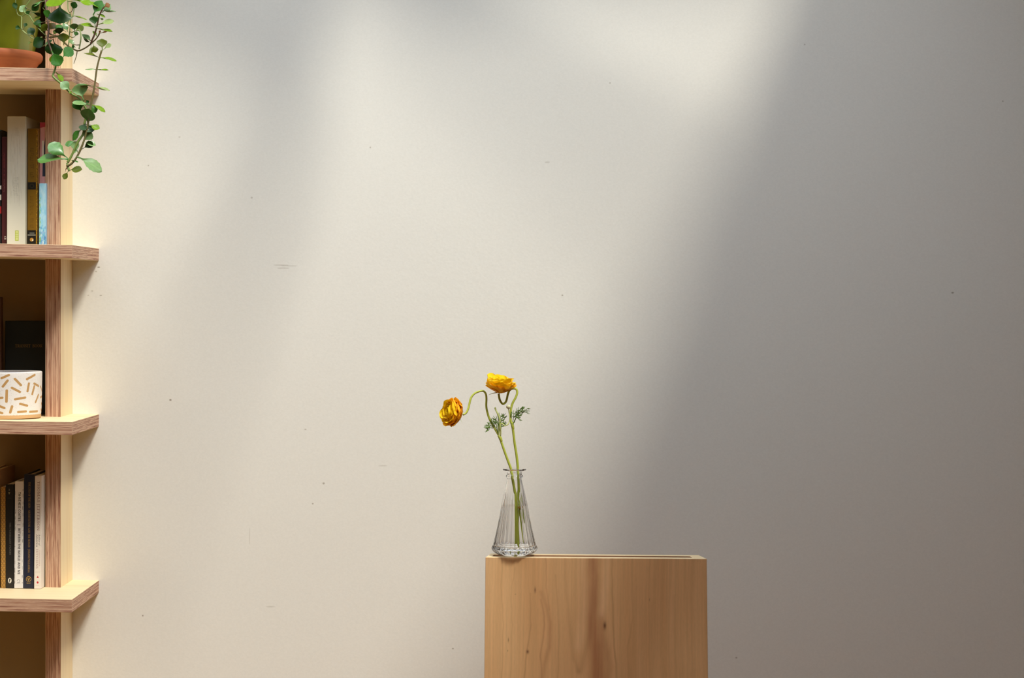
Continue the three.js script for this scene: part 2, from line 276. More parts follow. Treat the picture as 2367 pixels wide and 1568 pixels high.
// second shelf: books
const B2 = 0.115;
book({ label: 'black book with white and red shapes on its spine, leftmost on the upper book shelf', shelf: 2, x0: -22, x1: 3.4, top: 300, z: B2, depth: 0.1, cover: lin(0.01, 0.012, 0.016), spine: spine(128, 1280, '#0d0d10', (g, w) => { g.fillStyle = '#e8e6df'; g.beginPath(); g.arc(w - 6, 640, 22, 0, 7); g.fill(); g.fillStyle = '#d8d4c8'; g.fillRect(w - 20, 720, 20, 60); g.fillStyle = '#b3242a'; g.fillRect(w - 16, 850, 16, 80); g.fillStyle = '#2b5560'; g.fillRect(0, 0, w, 14); }) });
book({ label: 'dark maroon book with faint red lettering between a black and a white book', shelf: 2, x0: 4, x1: 15.6, top: 316, z: B2 + 0.001, depth: 0.1, cover: lin(0.06, 0.012, 0.014), coat: 0.2, spine: spine(64, 1280, '#4a1519', (g, w) => { scrawl(g, w * 0.5, 130, 470, 18, 15, '#8a2f33'); scrawl(g, w * 0.5, 500, 650, 16, 14, '#8a5552'); g.save(); g.translate(40, 1172); g.rotate(Math.PI / 2); g.font = 'bold 34px sans-serif'; g.fillStyle = '#d9d2c8'; g.fillText('CR', 0, 8); g.restore(); }) });
book({ label: 'thick off-white book with worn grey lettering, tallest on the upper book shelf', shelf: 2, x0: 15.8, x1: 58, top: 269, z: B2 + 0.012, depth: 0.122, lean: 0.004, soft: true, board: 0.0012, cover: lin(0.60, 0.57, 0.45), spine: spine(192, 1360, '#d6d2c4', (g, w) => {
  for (let k = 0; k < 150; k++) { g.globalAlpha = 0.06 + 0.07 * rnd(); g.fillStyle = rnd() < 0.5 ? '#8d8a80' : '#b9ae86'; g.fillRect(25 + rnd() * 135, 120 + rnd() * 720, 2 + rnd() * 6, 30 + rnd() * 130); } g.globalAlpha = 1;
  g.globalAlpha = 0.35; g.fillStyle = '#8a8778'; for (let k = 0; k < 12; k++) g.fillRect(70 + rnd() * 14, 118 + k * 8, 40 + rnd() * 14, 2); g.globalAlpha = 1;
  scrawl(g, 92, 640, 840, 56, 17, '#8d8a80', 0.22);
  g.fillStyle = '#a9b63e'; g.fillRect(86, 1206, 38, 108); g.fillStyle = '#d9dca0'; for (let k = 0; k < 4; k++) g.fillRect(93, 1213 + k * 25, 25, 17); g.fillStyle = '#a9b63e'; for (let k = 0; k < 4; k++) g.fillRect(100, 1219 + k * 25, 12, 5);
}) });
book({ label: 'bronze gold book with dark lettering and a black band at its foot', shelf: 2, x0: 62, x1: 87.2, top: 297, z: B2, depth: 0.1, lean: 0.004, cover: lin(0.35, 0.2, 0.02), coat: 0.4, rough: 0.35, rightMap: canvas(256, 256, (g, w, h) => { g.fillStyle = '#9b6a10'; g.fillRect(0, 0, w, h); for (let k = 0; k < 900; k++) { g.fillStyle = ['#e0ac35', '#6b4204', '#c48a18'][k % 3]; g.fillRect(rnd() * w, rnd() * h, 3, 6); } }), spine: spine(112, 1280, '#7d5a14', (g, w) => {
  g.fillStyle = '#38270c'; g.fillRect(0, 0, 7, 1280); scrawl(g, 50, 215, 540, 44, 19, '#4d3407', 0.5); scrawl(g, 50, 740, 1080, 40, 16, '#5b3d08', 0.5); for (let k = 0; k < 500; k++) { g.fillStyle = ['#e0ac35', '#8a5a0a', '#c48a18'][k % 3]; g.fillRect(94 + rnd() * 15, rnd() * 1280, 3, 7); } g.fillStyle = '#1c120a'; g.fillRect(107, 0, 5, 1280);
  g.fillStyle = '#1a1712'; g.fillRect(8, 588, 82, 80); g.strokeStyle = '#574a24'; g.lineWidth = 4; g.beginPath(); g.arc(50, 628, 20, 0, 7); g.stroke();
  g.fillStyle = '#17140f'; g.fillRect(6, 1112, 86, 150); g.fillStyle = '#a8a498'; g.fillRect(28, 1140, 50, 6); g.fillRect(8, 1160, 82, 9); g.fillStyle = '#c08a3c'; g.beginPath(); g.arc(50, 1215, 20, 0, 7); g.fill(); g.fillStyle = '#f4ead0'; g.beginPath(); g.arc(60, 1220, 8, 0, 7); g.fill();
}) });
book({ label: 'pink booklet with a navy picture, tucked in behind a blue one beside the upright', shelf: 2, x0: 88.6, x1: 105.6, top: 283, z: B2 - 0.012, depth: 0.085, lean: 0.012, soft: true, board: 0.0008, cover: lin(0.6, 0.3, 0.29), spine: spine(160, 1280, '#d59a97', (g, w) => {
  g.fillStyle = '#b4394c'; g.beginPath(); g.moveTo(0, 0); g.lineTo(w, 0); g.lineTo(w, 40); g.lineTo(0, 60); g.fill(); g.fillStyle = '#262b3d'; g.beginPath(); g.moveTo(140, 90); g.lineTo(w, 70); g.lineTo(w, 560); g.lineTo(70, 560); g.lineTo(74, 330); g.fill(); g.fillStyle = '#ddd4c2'; g.fillRect(52, 190, 44, 190); g.fillStyle = '#2b2130'; g.fillRect(0, 60, 10, 700);
}) });
book({ label: 'short booklet with a sky blue and green watercolour cover beside the upright', shelf: 2, x0: 90, x1: 105.6, top: 424, z: B2 + 0.002, depth: 0.012, lean: 0.004, soft: true, board: 0.0008, cover: lin(0.3, 0.55, 0.8), spine: spine(160, 1120, '#a9d8ee', (g, w, h) => {
  for (let k = 0; k < 130; k++) { g.globalAlpha = 0.16; g.fillStyle = ['#cfeafa', '#6fbfe6', '#e6f2fb', '#8fd0ee'][k % 4]; g.beginPath(); g.ellipse(rnd() * w, rnd() * 720, 12 + rnd() * 40, 30 + rnd() * 90, 0.2, 0, 7); g.fill(); }
  for (let k = 0; k < 50; k++) { g.globalAlpha = 0.35; g.fillStyle = ['#7fb23a', '#4f9a4a', '#a6c43c'][k % 3]; g.beginPath(); g.ellipse(rnd() * 34, 250 + rnd() * 800, 4 + rnd() * 12, 10 + rnd() * 30, 0, 0, 7); g.fill(); }
  for (let k = 0; k < 50; k++) { g.globalAlpha = 0.3; g.fillStyle = ['#2f6cc4', '#4fb6de', '#f4f6f8'][k % 3]; g.beginPath(); g.ellipse(40 + rnd() * 120, 760 + rnd() * 330, 8 + rnd() * 26, 14 + rnd() * 34, 0.3, 0, 7); g.fill(); } g.globalAlpha = 1;
  g.fillStyle = '#3a4a5a'; g.fillRect(0, 0, w, 3);
}) });

// third shelf: a cloth-bound book standing with its cover to the front, a frame and a planter
{
  const z = 0.045, s = S(z), w = 0.088, h = (964 - 748) / s, x = (12 - VX) / s + w / 2, y = topY(3, x) + 0.0004;
  const t = thing('book', 'black cloth-bound book with gold title standing face out behind the patterned planter', 'book', [x, y, z]);
  const face = canvas(512, 1024, (g, W2, H2) => { g.fillStyle = '#10130f'; g.fillRect(0, 0, W2, H2); g.font = 'bold 38px serif'; g.textBaseline = 'middle'; g.fillStyle = '#7a5c20'; g.save(); g.translate(W2 * 0.215, H2 * 0.268); g.scale((W2 * 0.585) / g.measureText('TRANSIT  BOOK').width, 1.25); g.fillText('TRANSIT  BOOK', 0, 0); g.restore(); });
  const cloth = std({ color: lin(0.012, 0.014, 0.012), roughness: 0.75 });
  const g = box(w, h, 0.003, 0.0014, 2, true);
  mesh('front_cover', moved(g, 0, h / 2, 0), [cloth, cloth, cloth, cloth, std({ map: face, roughness: 0.75 }), cloth], t);
  mesh('back_cover', ungroup(moved(box(w, h, 0.003, 0.0014, 2), 0, h / 2, -0.025)), cloth, t);
  mesh('spine', ungroup(moved(box(0.003, h, 0.022, 0.001), -w / 2 + 0.0016, h / 2, -0.0125)), cloth, t);
  mesh('page_block', ungroup(moved(box(w - 0.008, h - 0.008, 0.0215, 0.0004), 0.001, h / 2, -0.0125)), pageGrey, t);
}
{
  const z = 0.05, s = S(z), x = (-70 - VX) / s, X1 = (5.5 - VX) / s, w = X1 - x, h = (968 - 697) / s, y = topY(3, X1) + 0.0004;
  const t = thing('picture_frame', 'thin dark reddish wooden frame cut off by the left edge of the photo', 'picture frame', [(x + X1) / 2, y, z]);
  const m = std({ color: lin(0.09, 0.035, 0.02), roughness: 0.4 }), b = 0.004;
  for (const sgn of [-1, 1]) { mesh('rail', ungroup(moved(box(b, h, 0.012, 0.001), sgn * (w - b) / 2, h / 2, 0)), m, t); mesh('rail', ungroup(moved(box(w - 2 * b, b, 0.012, 0.001), 0, sgn > 0 ? h - b / 2 : b / 2, 0)), m, t); }
  mesh('picture', ungroup(moved(box(w - 2 * b, h - 2 * b, 0.003, 0), 0, h / 2, 0)), std({ color: lin(0.05, 0.03, 0.04), roughness: 0.3 }), t);
}
{
  const z = 0.155, s = S(z), r = 0.0605, cx = (96 - VX) / s - r, y = topY(3, cx) + 0.0005, h = 0.0845;
  const t = thing('planter', 'white speckled ceramic planter with tan dashes on the third shelf', 'planter', [cx, y, z]);
  const dashes = canvas(2048, 512, (g, w, hh) => {
    g.fillStyle = '#e4dfdb'; g.fillRect(0, 0, w, hh);
    for (let k = 0; k < 2600; k++) { g.globalAlpha = 0.25 + 0.4 * rnd(); g.fillStyle = rnd() < 0.6 ? '#9b8f86' : '#7d7268'; g.beginPath(); g.arc(rnd() * w, rnd() * hh, 0.8 + rnd() * 1.8, 0, 7); g.fill(); }
    g.globalAlpha = 1; g.strokeStyle = '#b98f58'; g.lineCap = 'round'; g.lineWidth = 25;
    // each dash: place (radians round the pot, share of its height) and slope, as the photo shows them, then repeated round
    const A = [[14, 888, 62, 30], [30, 869, 20, -9], [30, 885, 13, -17], [57, 882, 15, 18], [82, 871, 16, -11], [6, 900, 18, 13], [53, 900, 20, 12], [77, 895, 3, -22], [33, 914, 1, -30], [12, 919, 27, -3], [62, 920, 24, -4], [86, 902, 4, -22], [19, 938, 22, 9], [69, 935, 17, 6], [43, 945, 5, -18], [15, 951, 20, 6], [66, 951, 19, -1], [91, 890, 8, 8], [92, 922, 5, -20], [88, 952, 14, 0]];
    const col = (px) => Math.asin(clamp((px - (96 - r * s)) / (r * s), -0.985, 0.985));
    for (const off of [-1.75, 0, 1.75, 3.5]) for (const [x, yy, dx, dy] of A) {
      const a0 = col(x), f = (x - (96 - r * s)) / (r * s), k = 1 / Math.max(0.35, Math.cos(a0)), ux = ((a0 + off) / (2 * Math.PI) + 0.5) * w, uy = (yy - 859) / 106 * hh, kx = w / (2 * Math.PI * r * s) * k, ky = hh / 106;
      if (x === 14) continue;
      const L = Math.hypot(dx * kx, dy * ky) || 1, q = Math.max(0, L - 20) / L * 0.5;
      g.beginPath(); g.moveTo(ux - dx * kx * q, uy - dy * ky * q); g.lineTo(ux + dx * kx * q, uy + dy * ky * q); g.stroke();
    }
  });
  const prof = []; for (let k = 0; k <= 14; k++) prof.push(new THREE.Vector2(r * (0.965 + 0.035 * Math.sqrt(k / 14)), 0.0065 + (h - 0.0085) * k / 14));
  prof.push(new THREE.Vector2(r - 0.0008, h - 0.0006), new THREE.Vector2(r - 0.0026, h), new THREE.Vector2(r - 0.0044, h - 0.0006), new THREE.Vector2(r - 0.005, h - 0.003));
  const g = new THREE.LatheGeometry(prof, 96, Math.PI / 2); { const uv = g.attributes.uv, p = g.attributes.position; for (let i = 0; i < uv.count; i++) { const a = (i / prof.length | 0) / 96; uv.setXY(i, (a + 0.25 + 0.25 - 0.25 + 0.25) % 1, clamp((p.getY(i) - 0.002) / (h - 0.002))); } }
  for (let i = 0; i < g.attributes.uv.count; i++) { const k = Math.floor(i / prof.length) / 96; g.attributes.uv.setX(i, k); }
  const ph = g; ph.rotateY(Math.PI / 2);
  mesh('body', ph, std({ map: dashes, roughness: 0.5, clearcoat: 0.25, clearcoatRoughness: 0.3 }), t);
  const inner = new THREE.LatheGeometry([[0, 0.008], [r - 0.012, 0.008], [r - 0.0062, 0.02], [r - 0.005, h - 0.003]].map((q) => new THREE.Vector2(...q)), 64);
  mesh('inside', inner, std({ color: lin(0.22, 0.10, 0.06), roughness: 0.8, side: THREE.DoubleSide }), t);
  mesh('foot', new THREE.LatheGeometry([[0, 0], [r * 0.955, 0], [r * 0.967, 0.001], [r * 0.966, 0.0068]].map((q) => new THREE.Vector2(...q)), 64), std({ color: lin(0.58, 0.36, 0.17), roughness: 0.9 }), t);
}

/* ------------------------------------------- first shelf: plant in its pot */
const PCZ = 0.125, PCX = (-31 - VX) / S(PCZ), PBY = topY(1, PCX + 0.09) + 0.0035;
{
  const prof = [[0, 0], [0.076, 0], [0.083, 0.004], [0.0925, 0.016], [0.0945, 0.0195], [0.0985, 0.022], [0.1012, 0.0275], [0.1012, 0.033], [0.0985, 0.0368], [0.095, 0.037], [0.0925, 0.034], [0.089, 0.016], [0.082, 0.0095], [0, 0.0095]].map((q) => new THREE.Vector2(...q));
  const terracotta = paint(256, 128, (u, v) => { const n = tile((a, b) => fbm(a * 6, b * 40, 4))(u, v), m = tile((a, b) => fbm(a * 50, b * 50, 2))(u, v); return mix3([0.40, 0.112, 0.035], [0.28, 0.065, 0.02], clamp(n * 0.9 + (m - 0.5) * 0.6)); });
  const s = mesh('saucer', new THREE.LatheGeometry(prof, 96), std({ map: terracotta, roughness: 0.75 })); s.position.set(PCX, PBY, PCZ);
  tag(s, 'round terracotta saucer under the green pot on the top shelf', 'saucer');
}
const plant = thing('potted_plant', 'trailing succulent with scalloped green leaves spilling from a glazed green pot', 'plant', [PCX, PBY + 0.0098, PCZ]);
const PH = 0.175;
{
  const prof = [[0, 0], [0.081, 0], [0.0835, 0.003], [0.106, PH - 0.004], [0.108, PH], [0.104, PH], [0.1015, PH - 0.006], [0.0985, PH - 0.025]].map((q) => new THREE.Vector2(...q));
  const glaze = paint(512, 128, (u, v) => { const n = tile((a, b) => fbm(a * 22, b * 1.5, 3))(u, v); return mix3([0.22, 0.235, 0.008], [0.12, 0.13, 0.004], n); });
  mesh('pot', new THREE.LatheGeometry(prof, 96), std({ map: glaze, roughness: 0.32, clearcoat: 0.8, clearcoatRoughness: 0.12 }), plant);
  const soil = new THREE.CircleGeometry(0.0988, 48); soil.rotateX(-Math.PI / 2); soil.translate(0, PH - 0.024, 0);
  mesh('soil', soil, std({ color: lin(0.04, 0.022, 0.012), roughness: 1 }), plant);
}
/* leaves: local x runs from base to tip, y is the upper side, z across; unit length and unit width */
function leafShape(variant) {
  const n = 22, m = 4, p = [], ix = [], uv = [];
  const teeth = [7, 6, 6, 0, 5, 7][variant], peak = [1.55, 1.8, 1.35, 1.25, 1.7, 1.45][variant], curl = [0.10, -0.05, 0.2, 0.06, 0.14, -0.12][variant], cup = [0.10, 0.16, 0.05, 0.12, -0.08, 0.14][variant];
  const half = (u) => { const s = clamp((u - 0.13) / 0.87), w = Math.pow(Math.sin(Math.PI * Math.pow(s, peak)), 0.8) * 0.5 * smooth(-0.05, 0.35, s); return (Math.max(w, 0.04 * (1 - s))) * (1 + (s > 0.35 && teeth ? 0.16 * Math.abs(Math.sin(s * teeth * Math.PI)) - 0.07 : 0)); };
  const edge = (k, side) => { };
  for (const side of [1, -1]) for (let i = 0; i <= n; i++) for (let j = 0; j <= m; j++) {
    const u = i / n, v = j / m * 2 - 1, hw = half(u), th = 0.02 * (1 - v * v) * (0.4 + 0.6 * Math.sin(Math.PI * clamp(u)));
    const y = -curl * Math.pow(u, 2) + cup * v * v * 0.5 * Math.sin(Math.PI * u) + 0.02 * Math.sin(u * 7 + v * 2 + variant) - 0.03 * Math.exp(-v * v * 30) * Math.sin(Math.PI * u);
    p.push(u, y + side * th, v * hw); uv.push(u, v * 0.5 + 0.5);
  }
  const row = m + 1, off = (n + 1) * row;
  for (let i = 0; i < n; i++) for (let j = 0; j < m; j++) { const a = i * row + j, b = a + 1, c = a + row, d = c + 1; ix.push(a, b, c, b, d, c); ix.push(a + off, c + off, b + off, b + off, c + off, d + off); }
  const g = new THREE.BufferGeometry(); g.setAttribute('position', new THREE.Float32BufferAttribute(p, 3)); g.setAttribute('uv', new THREE.Float32BufferAttribute(uv, 2)); g.setIndex(ix); g.computeVertexNormals(); return g;
}
const leafGeo = [0, 1, 2, 3, 4, 5].map(leafShape);
const veins = paint(128, 128, (u, v) => { const w = Math.abs(v - 0.5), mid = Math.exp(-Math.pow(w / 0.02, 2)), sd = Math.abs(((u - w * 0.7) * 7) % 1 - 0.5), side = Math.exp(-Math.pow(sd / 0.06, 2)) * 0.35, n = fbm(u * 14, v * 14, 3), k = 0.8 + 0.3 * n + 0.45 * mid + 0.35 * side; return [clamp(k * 0.86), clamp(k * 0.86), clamp(k * 0.8)]; });
const leafMat = (r, g, b, tr = 0.15, cc = 0.12, ro = 0.42) => std({ color: lin(r, g, b), map: veins, roughness: ro, transmission: tr, thickness: 0, specularIntensity: cc > 0.3 ? 1 : 0.45, clearcoat: cc, clearcoatRoughness: 0.22, side: THREE.DoubleSide });
const LM = {
  d: leafMat(0.022, 0.08, 0.009), g: leafMat(0.052, 0.20, 0.022), m: leafMat(0.10, 0.28, 0.055, 0.15, 0.4), p: leafMat(0.24, 0.42, 0.15, 0.2, 0.5), y: leafMat(0.27, 0.47, 0.012, 0.4), o: leafMat(0.14, 0.18, 0.012, 0.25), r: leafMat(0.34, 0.12, 0.02, 0.3), b: leafMat(0.15, 0.11, 0.012, 0.25), c: leafMat(0.44, 0.55, 0.22, 0.3),  // pale greens hold mostly gloss highlight, put into the leaf colour
};
const stemGreen = std({ color: lin(0.17, 0.24, 0.05), roughness: 0.5 }), stemPale = std({ color: lin(0.34, 0.42, 0.15), roughness: 0.5 }), stemRed = std({ color: lin(0.11, 0.05, 0.028), roughness: 0.5 }), stemDark = std({ color: lin(0.15, 0.12, 0.04), roughness: 0.5 });
const Z4 = 6.532, Z1 = 3.647;
const q4 = (a) => a.map(([x, y]) => [x / Z4, y / Z4]), q1 = (a) => a.map(([x, y]) => [x / Z1, y / Z1]);
const origin = plant.position;
const stemPoints = [];                                        // where leaves can grow from
function plantStem(pts, z0, z1, r0, r1, mat, bow = 1) {
  const P = pts.map(([x, y], i) => at(x, y, z0 + (z1 - z0) * Math.pow(i / (pts.length - 1), bow)).sub(origin));
  const m = mesh('stem', sweep(P, (t) => (r0 + (r1 - r0) * t) * (1 + 0.05 * Math.sin(t * 40)), Math.max(16, pts.length * 7), 7), mat, plant);
  const c = new THREE.CatmullRomCurve3(P, false, 'centripetal'); for (let k = 0; k <= 60; k++) stemPoints.push(c.getPointAt(k / 60));
  return m;
}
/* the mesh of a leaf under a stem: base and tip as read from the photograph, at the stem's own distance from the wall; w its seen width */
let leafCount = 0;
function leaf(stem, bx, by, tx, ty, w, z, mat, o = {}) {
  const s = S(z), B = at(bx, by, z).sub(origin), E = at(tx, ty, z).sub(origin), L0 = B.distanceTo(E), W0 = w * (w > 7 ? 1.13 : 1) / s;
  let near = null, far = 1e9; for (const q of stemPoints) { const d = q.distanceTo(B); if (d < far && q.distanceTo(E) > d) { far = d; near = q; } }
  if (near && far > 0.0012 && far < 0.026) mesh('leaf_stalk', sweep([near, near.clone().lerp(B, 0.5).add(new THREE.Vector3(0, -far * 0.08, far * 0.05)), B.clone().lerp(E, 0.03)], (t) => 0.0009 - 0.00035 * t, 8, 5), mat === 'd' || mat === 'r' ? stemDark : stemGreen, stem);
  let nat = Math.max(L0 * 0.58, W0 * 0.9); const k = leafCount++;
  const L = Math.max(L0, W0 * 1.12), dz = Math.sqrt(Math.max(0, L * L - L0 * L0)) * (o.back ? -1 : 1) + (o.dz || 0) * L0;
  const X = E.clone().sub(B); X.z += dz; const len = X.length(); X.normalize();
  const Fv = new THREE.Vector3(0, 0, 1).addScaledVector(X, -X.z).normalize(), U = new THREE.Vector3().crossVectors(X, Fv); if (U.y < 0) U.negate();
  const Wn = Math.max(W0, Math.min(nat, W0 * 3)), c = clamp(W0 / Wn, 0.12, 1), phi = Math.acos(c) * (o.under ? -1 : 1);
  const N = Fv.clone().multiplyScalar(Math.cos(phi)).addScaledVector(U, Math.sin(phi) + (c > 0.95 ? 0.25 : 0)).normalize(), Zc = new THREE.Vector3().crossVectors(X, N).normalize(); N.crossVectors(Zc, X).normalize();
  const m = mesh('leaf', leafGeo[o.v ?? k % 6], LM[mat], stem);
  m.matrix.makeBasis(X.multiplyScalar(len), N.multiplyScalar(len), Zc.multiplyScalar(Wn)).setPosition(B);
  m.matrix.decompose(m.position, m.quaternion, m.scale); return m;
}
const l4 = (st, z, rows) => rows.forEach(([a, b, c, d, w, mat, o]) => leaf(st, a / Z4, b / Z4, c / Z4, d / Z4, w / Z4, z + (o?.z || 0), mat, o));
const l1 = (st, z, rows) => rows.forEach(([a, b, c, d, w, mat, o]) => leaf(st, a / Z1, b / Z1, c / Z1, d / Z1, w / Z1, z + (o?.z || 0), mat, o));
{
  // B: falls from the pot past the shelf's front, ends low; A rises from its end
  const sB0 = plantStem([[60, -95], [88, -62], [103, -10], ...q4([[700, 160], [725, 330], [735, 480], [722, 590], [775, 760], [800, 860]])], 0.215, 0.272, 0.0017, 0.0016, stemRed, 0.6);
  const sB = plantStem([...q4([[795, 845], [840, 1000], [812, 1100], [800, 1150], [830, 1185], [920, 1262], [1100, 1430]]), ...q1([[650, 815], [705, 880], [730, 940], [712, 1050], [700, 1130], [655, 1200], [605, 1310], [570, 1372]])], 0.272, 0.285, 0.0019, 0.0022, stemGreen);
  const sA = plantStem(q1([[560, 1398], [575, 1397], [605, 1378], [650, 1320], [710, 1180], [745, 1030], [770, 870], [795, 740], [815, 590], [830, 520], [857, 425]]), 0.287, 0.292, 0.0019, 0.0016, stemDark);
  l4(sA, 0.291, [[1545, 760, 1535, 583, 140, 'o', { v: 0, under: 1 }], [1560, 752, 1682, 668, 70, 'c'], [1490, 866, 1283, 762, 40, 'o'], [1515, 872, 1757, 876, 52, 'y', { v: 2 }], [1455, 1046, 1290, 1026, 32, 'p'], [1480, 1050, 1637, 1076, 22, 'y'], [1415, 1306, 1203, 1266, 28, 'o'], [1430, 1315, 1656, 1380, 42, 'c']]);
  l1(sA, 0.29, [[770, 883, 893, 922, 32, 'y', { v: 2 }], [765, 885, 612, 880, 42, 'p', { v: 5 }], [770, 870, 806, 950, 50, 'm'], [745, 1048, 838, 1096, 42, 'y'], [700, 1195, 808, 1219, 40, 'p'], [690, 1258, 782, 1198, 52, 'd', { under: 1 }], [648, 1322, 866, 1415, 84, 'p', { v: 2 }], [603, 1350, 660, 1366, 12, 'g']]);
  l1(sB, 0.283, [[690, 955, 636, 838, 86, 'g', { v: 3 }], [742, 1046, 762, 930, 124, 'm', { v: 3 }], [722, 1035, 700, 1098, 66, 'd', { under: 1 }], [740, 1045, 785, 1117, 70, 'd', { under: 1 }], [697, 1078, 595, 1170, 52, 'g', { v: 2 }], [703, 1200, 770, 1110, 92, 'p', { v: 0 }], [652, 1190, 543, 1212, 48, 'm'], [655, 1284, 622, 1200, 60, 'p'], [580, 1345, 418, 1193, 100, 'm', { v: 4 }], [582, 1346, 314, 1328, 76, 'm', { v: 0 }], [705, 848, 668, 710, 118, 'p', { v: 1 }], [602, 768, 512, 690, 74, 'p', { v: 3 }], [592, 1322, 640, 1246, 26, 'p'], [575, 785, 605, 780, 16, 'y'], [720, 838, 745, 870, 26, 'd']]);
  const st2 = plantStem(q1([[566, 1375], [574, 1410], [584, 1442]]), 0.285, 0.287, 0.0018, 0.0022, stemGreen);
  l1(st2, 0.286, [[576, 1436, 697, 1428, 50, 'o', { v: 0, dz: 0.5 }], [578, 1440, 540, 1510, 44, 'o', { v: 0, dz: 0.3 }], [570, 1400, 545, 1452, 5, 'r', { v: 3 }]]);
  l4(sB, 0.272, [[840, 1088, 958, 1222, 58, 'y', { v: 3 }], [775, 762, 905, 990, 172, 'g', { v: 0, z: 0.012 }], [790, 800, 765, 948, 62, 'y', { z: -0.01 }], [925, 885, 1092, 728, 166, 'g', { v: 0, z: 0.008 }], [720, 585, 790, 815, 150, 'd', { v: 2, z: -0.02 }]]);
  l4(sB0, 0.25, [[735, 562, 948, 550, 26, 'o'], [715, 565, 497, 690, 165, 'd', { v: 3, under: 1 }], [640, 700, 802, 622, 60, 'p'], [800, 590, 885, 830, 155, 'd', { under: 1, v: 4 }], [500, 640, 420, 655, 40, 'o'], [965, 685, 960, 505, 145, 'o', { under: 1, v: 0 }], [730, 475, 648, 395, 120, 'o'], [735, 475, 805, 340, 118, 'b', { v: 2 }], [690, 295, 742, 165, 122, 'g', { v: 0 }], [675, 330, 498, 352, 76, 'd', { v: 3 }], [905, 545, 898, 425, 112, 'd', { v: 1 }], [1000, 485, 828, 355, 80, 'g'], [1030, 492, 960, 345, 70, 'm'], [800, 540, 840, 450, 60, 'y']]);
  // H, I: thin shoots before the pot
  const sH = plantStem(q4([[620, -560], [430, -380], [250, -90], [250, 170], [280, 230], [322, 245], [326, 330], [332, 440], [430, 535], [530, 588], [640, 560]]), 0.235, 0.24, 0.0008, 0.0010, stemPale);
  l4(sH, 0.24, [[252, 172, 205, 42, 62, 'd'], [365, 426, 395, 345, 55, 'd'], [335, 438, 232, 410, 60, 'd'], [522, 560, 438, 416, 112, 'd', { v: 3 }], [410, 200, 305, 88, 112, 'p', { v: 3 }]]);
  const sI = plantStem(q4([[720, -560], [640, -330], [500, -60], [360, 150], [390, 212], [440, 235], [490, 310], [600, 450], [705, 548]]), 0.235, 0.25, 0.0009, 0.0010, stemGreen);
  l4(sI, 0.243, [[660, 8, 468, 72, 60, 'm'], [625, 25, 475, 150, 76, 'd', { under: 1 }], [475, 150, 388, 218, 60, 'd'], [470, 180, 622, 214, 40, 'd', { under: 1 }], [480, 300, 600, 238, 46, 'o'], [620, 445, 560, 320, 40, 'g'], [760, 330, 850, 270, 60, 'o']]);
  // E, F, G: light thin shoots beside the upright
  const sE = plantStem(q4([[820, -560], [930, -420], [1010, -150], [1035, 165], [1060, 200], [1068, 300], [1050, 500], [1040, 600], [1035, 720]]), 0.225, 0.215, 0.0010, 0.0010, stemPale);
  l4(sE, 0.235, [[880, -70, 1010, 105, 390, 'y', { v: 3, z: 0.03 }], [905, 30, 948, 350, 300, 'd', { v: 4, under: 1, z: 0.028 }], [1095, 155, 1142, 36, 108, 'd', { v: 3, under: 1 }], [1110, 240, 1312, 262, 22, 'y'], [1140, 0, 1392, 55, 92, 'y', { v: 3 }], [1130, 475, 1128, 362, 112, 'm', { v: 1 }], [1120, 474, 1260, 395, 104, 'o', { under: 1, v: 0 }], [1130, 560, 1162, 478, 70, 'm'], [1142, 722, 1038, 598, 50, 'p'], [1000, 360, 1010, 270, 50, 'p'], [880, 330, 1000, 300, 80, 'd'], [640, 120, 720, 60, 70, 'g']]);
  plantStem(q4([[1150, 462], [1195, 455], [1218, 500], [1220, 590], [1195, 740]]), 0.24, 0.245, 0.0012, 0.0013, stemPale);
  plantStem(q4([[1165, 775], [1155, 840], [1115, 962]]), 0.24, 0.24, 0.0009, 0.0005, stemDark);
  plantStem(q4([[1120, 120], [1100, 230], [1020, 350], [1000, 420]]), 0.235, 0.232, 0.0009, 0.0009, stemPale);
  // the plant's crown over the pot, above the photograph's upper edge: it shades the pot
  for (let k = 0; k < 12; k++) {
    const x0 = -75 + k * 15 + rnd() * 10, bend = -30 + rnd() * 60, z1 = 0.235 + 0.05 * rnd(), tipY = -40 - 35 * rnd() - (k > 9 ? 30 : 0);
    const st = plantStem([[x0 * 0.6 - 10, -105], [x0 * 0.8, -150 - 30 * rnd()], [x0, -170 - 25 * rnd()], [x0 + bend * 0.4, -120], [x0 + bend * 0.5, tipY]], 0.16, z1, 0.0016, 0.0012, stemGreen);
    for (let q = 0; q < 7; q++) { const yy = -175 + (tipY + 165) * q / 6, xx = x0 + bend * 0.45 * q / 6, sd = q % 2 ? 1 : -1, L = 18 + 8 * rnd(); leaf(st, xx, yy, xx + sd * L, Math.min(yy + 4 + 14 * rnd(), -14), 17 + 8 * rnd(), 0.16 + (z1 - 0.16) * (0.4 + 0.6 * q / 6), ['d', 'g', 'm', 'o'][(k + q) % 4]); }
  }
  // C: arc to the right with a red tip; D: thick shoot climbing from it
  const sC = plantStem(q4([[950, 620], [1035, 700], [1110, 742], [1180, 767], [1290, 722], [1395, 640], [1470, 562], [1500, 502]]), 0.232, 0.262, 0.0016, 0.0011, stemDark);
  l4(sC, 0.255, [[1390, 632, 1243, 508, 62, 'p', { v: 3 }], [1382, 652, 1242, 568, 42, 'd', { under: 1 }], [1400, 650, 1445, 792, 92, 'o', { v: 4 }], [1372, 680, 1386, 822, 45, 'c'], [1470, 560, 1403, 463, 40, 'y'], [1503, 518, 1511, 455, 34, 'r', { v: 3 }], [1508, 502, 1628, 488, 32, 'r'], [1090, 660, 1110, 730, 40, 'd']]);
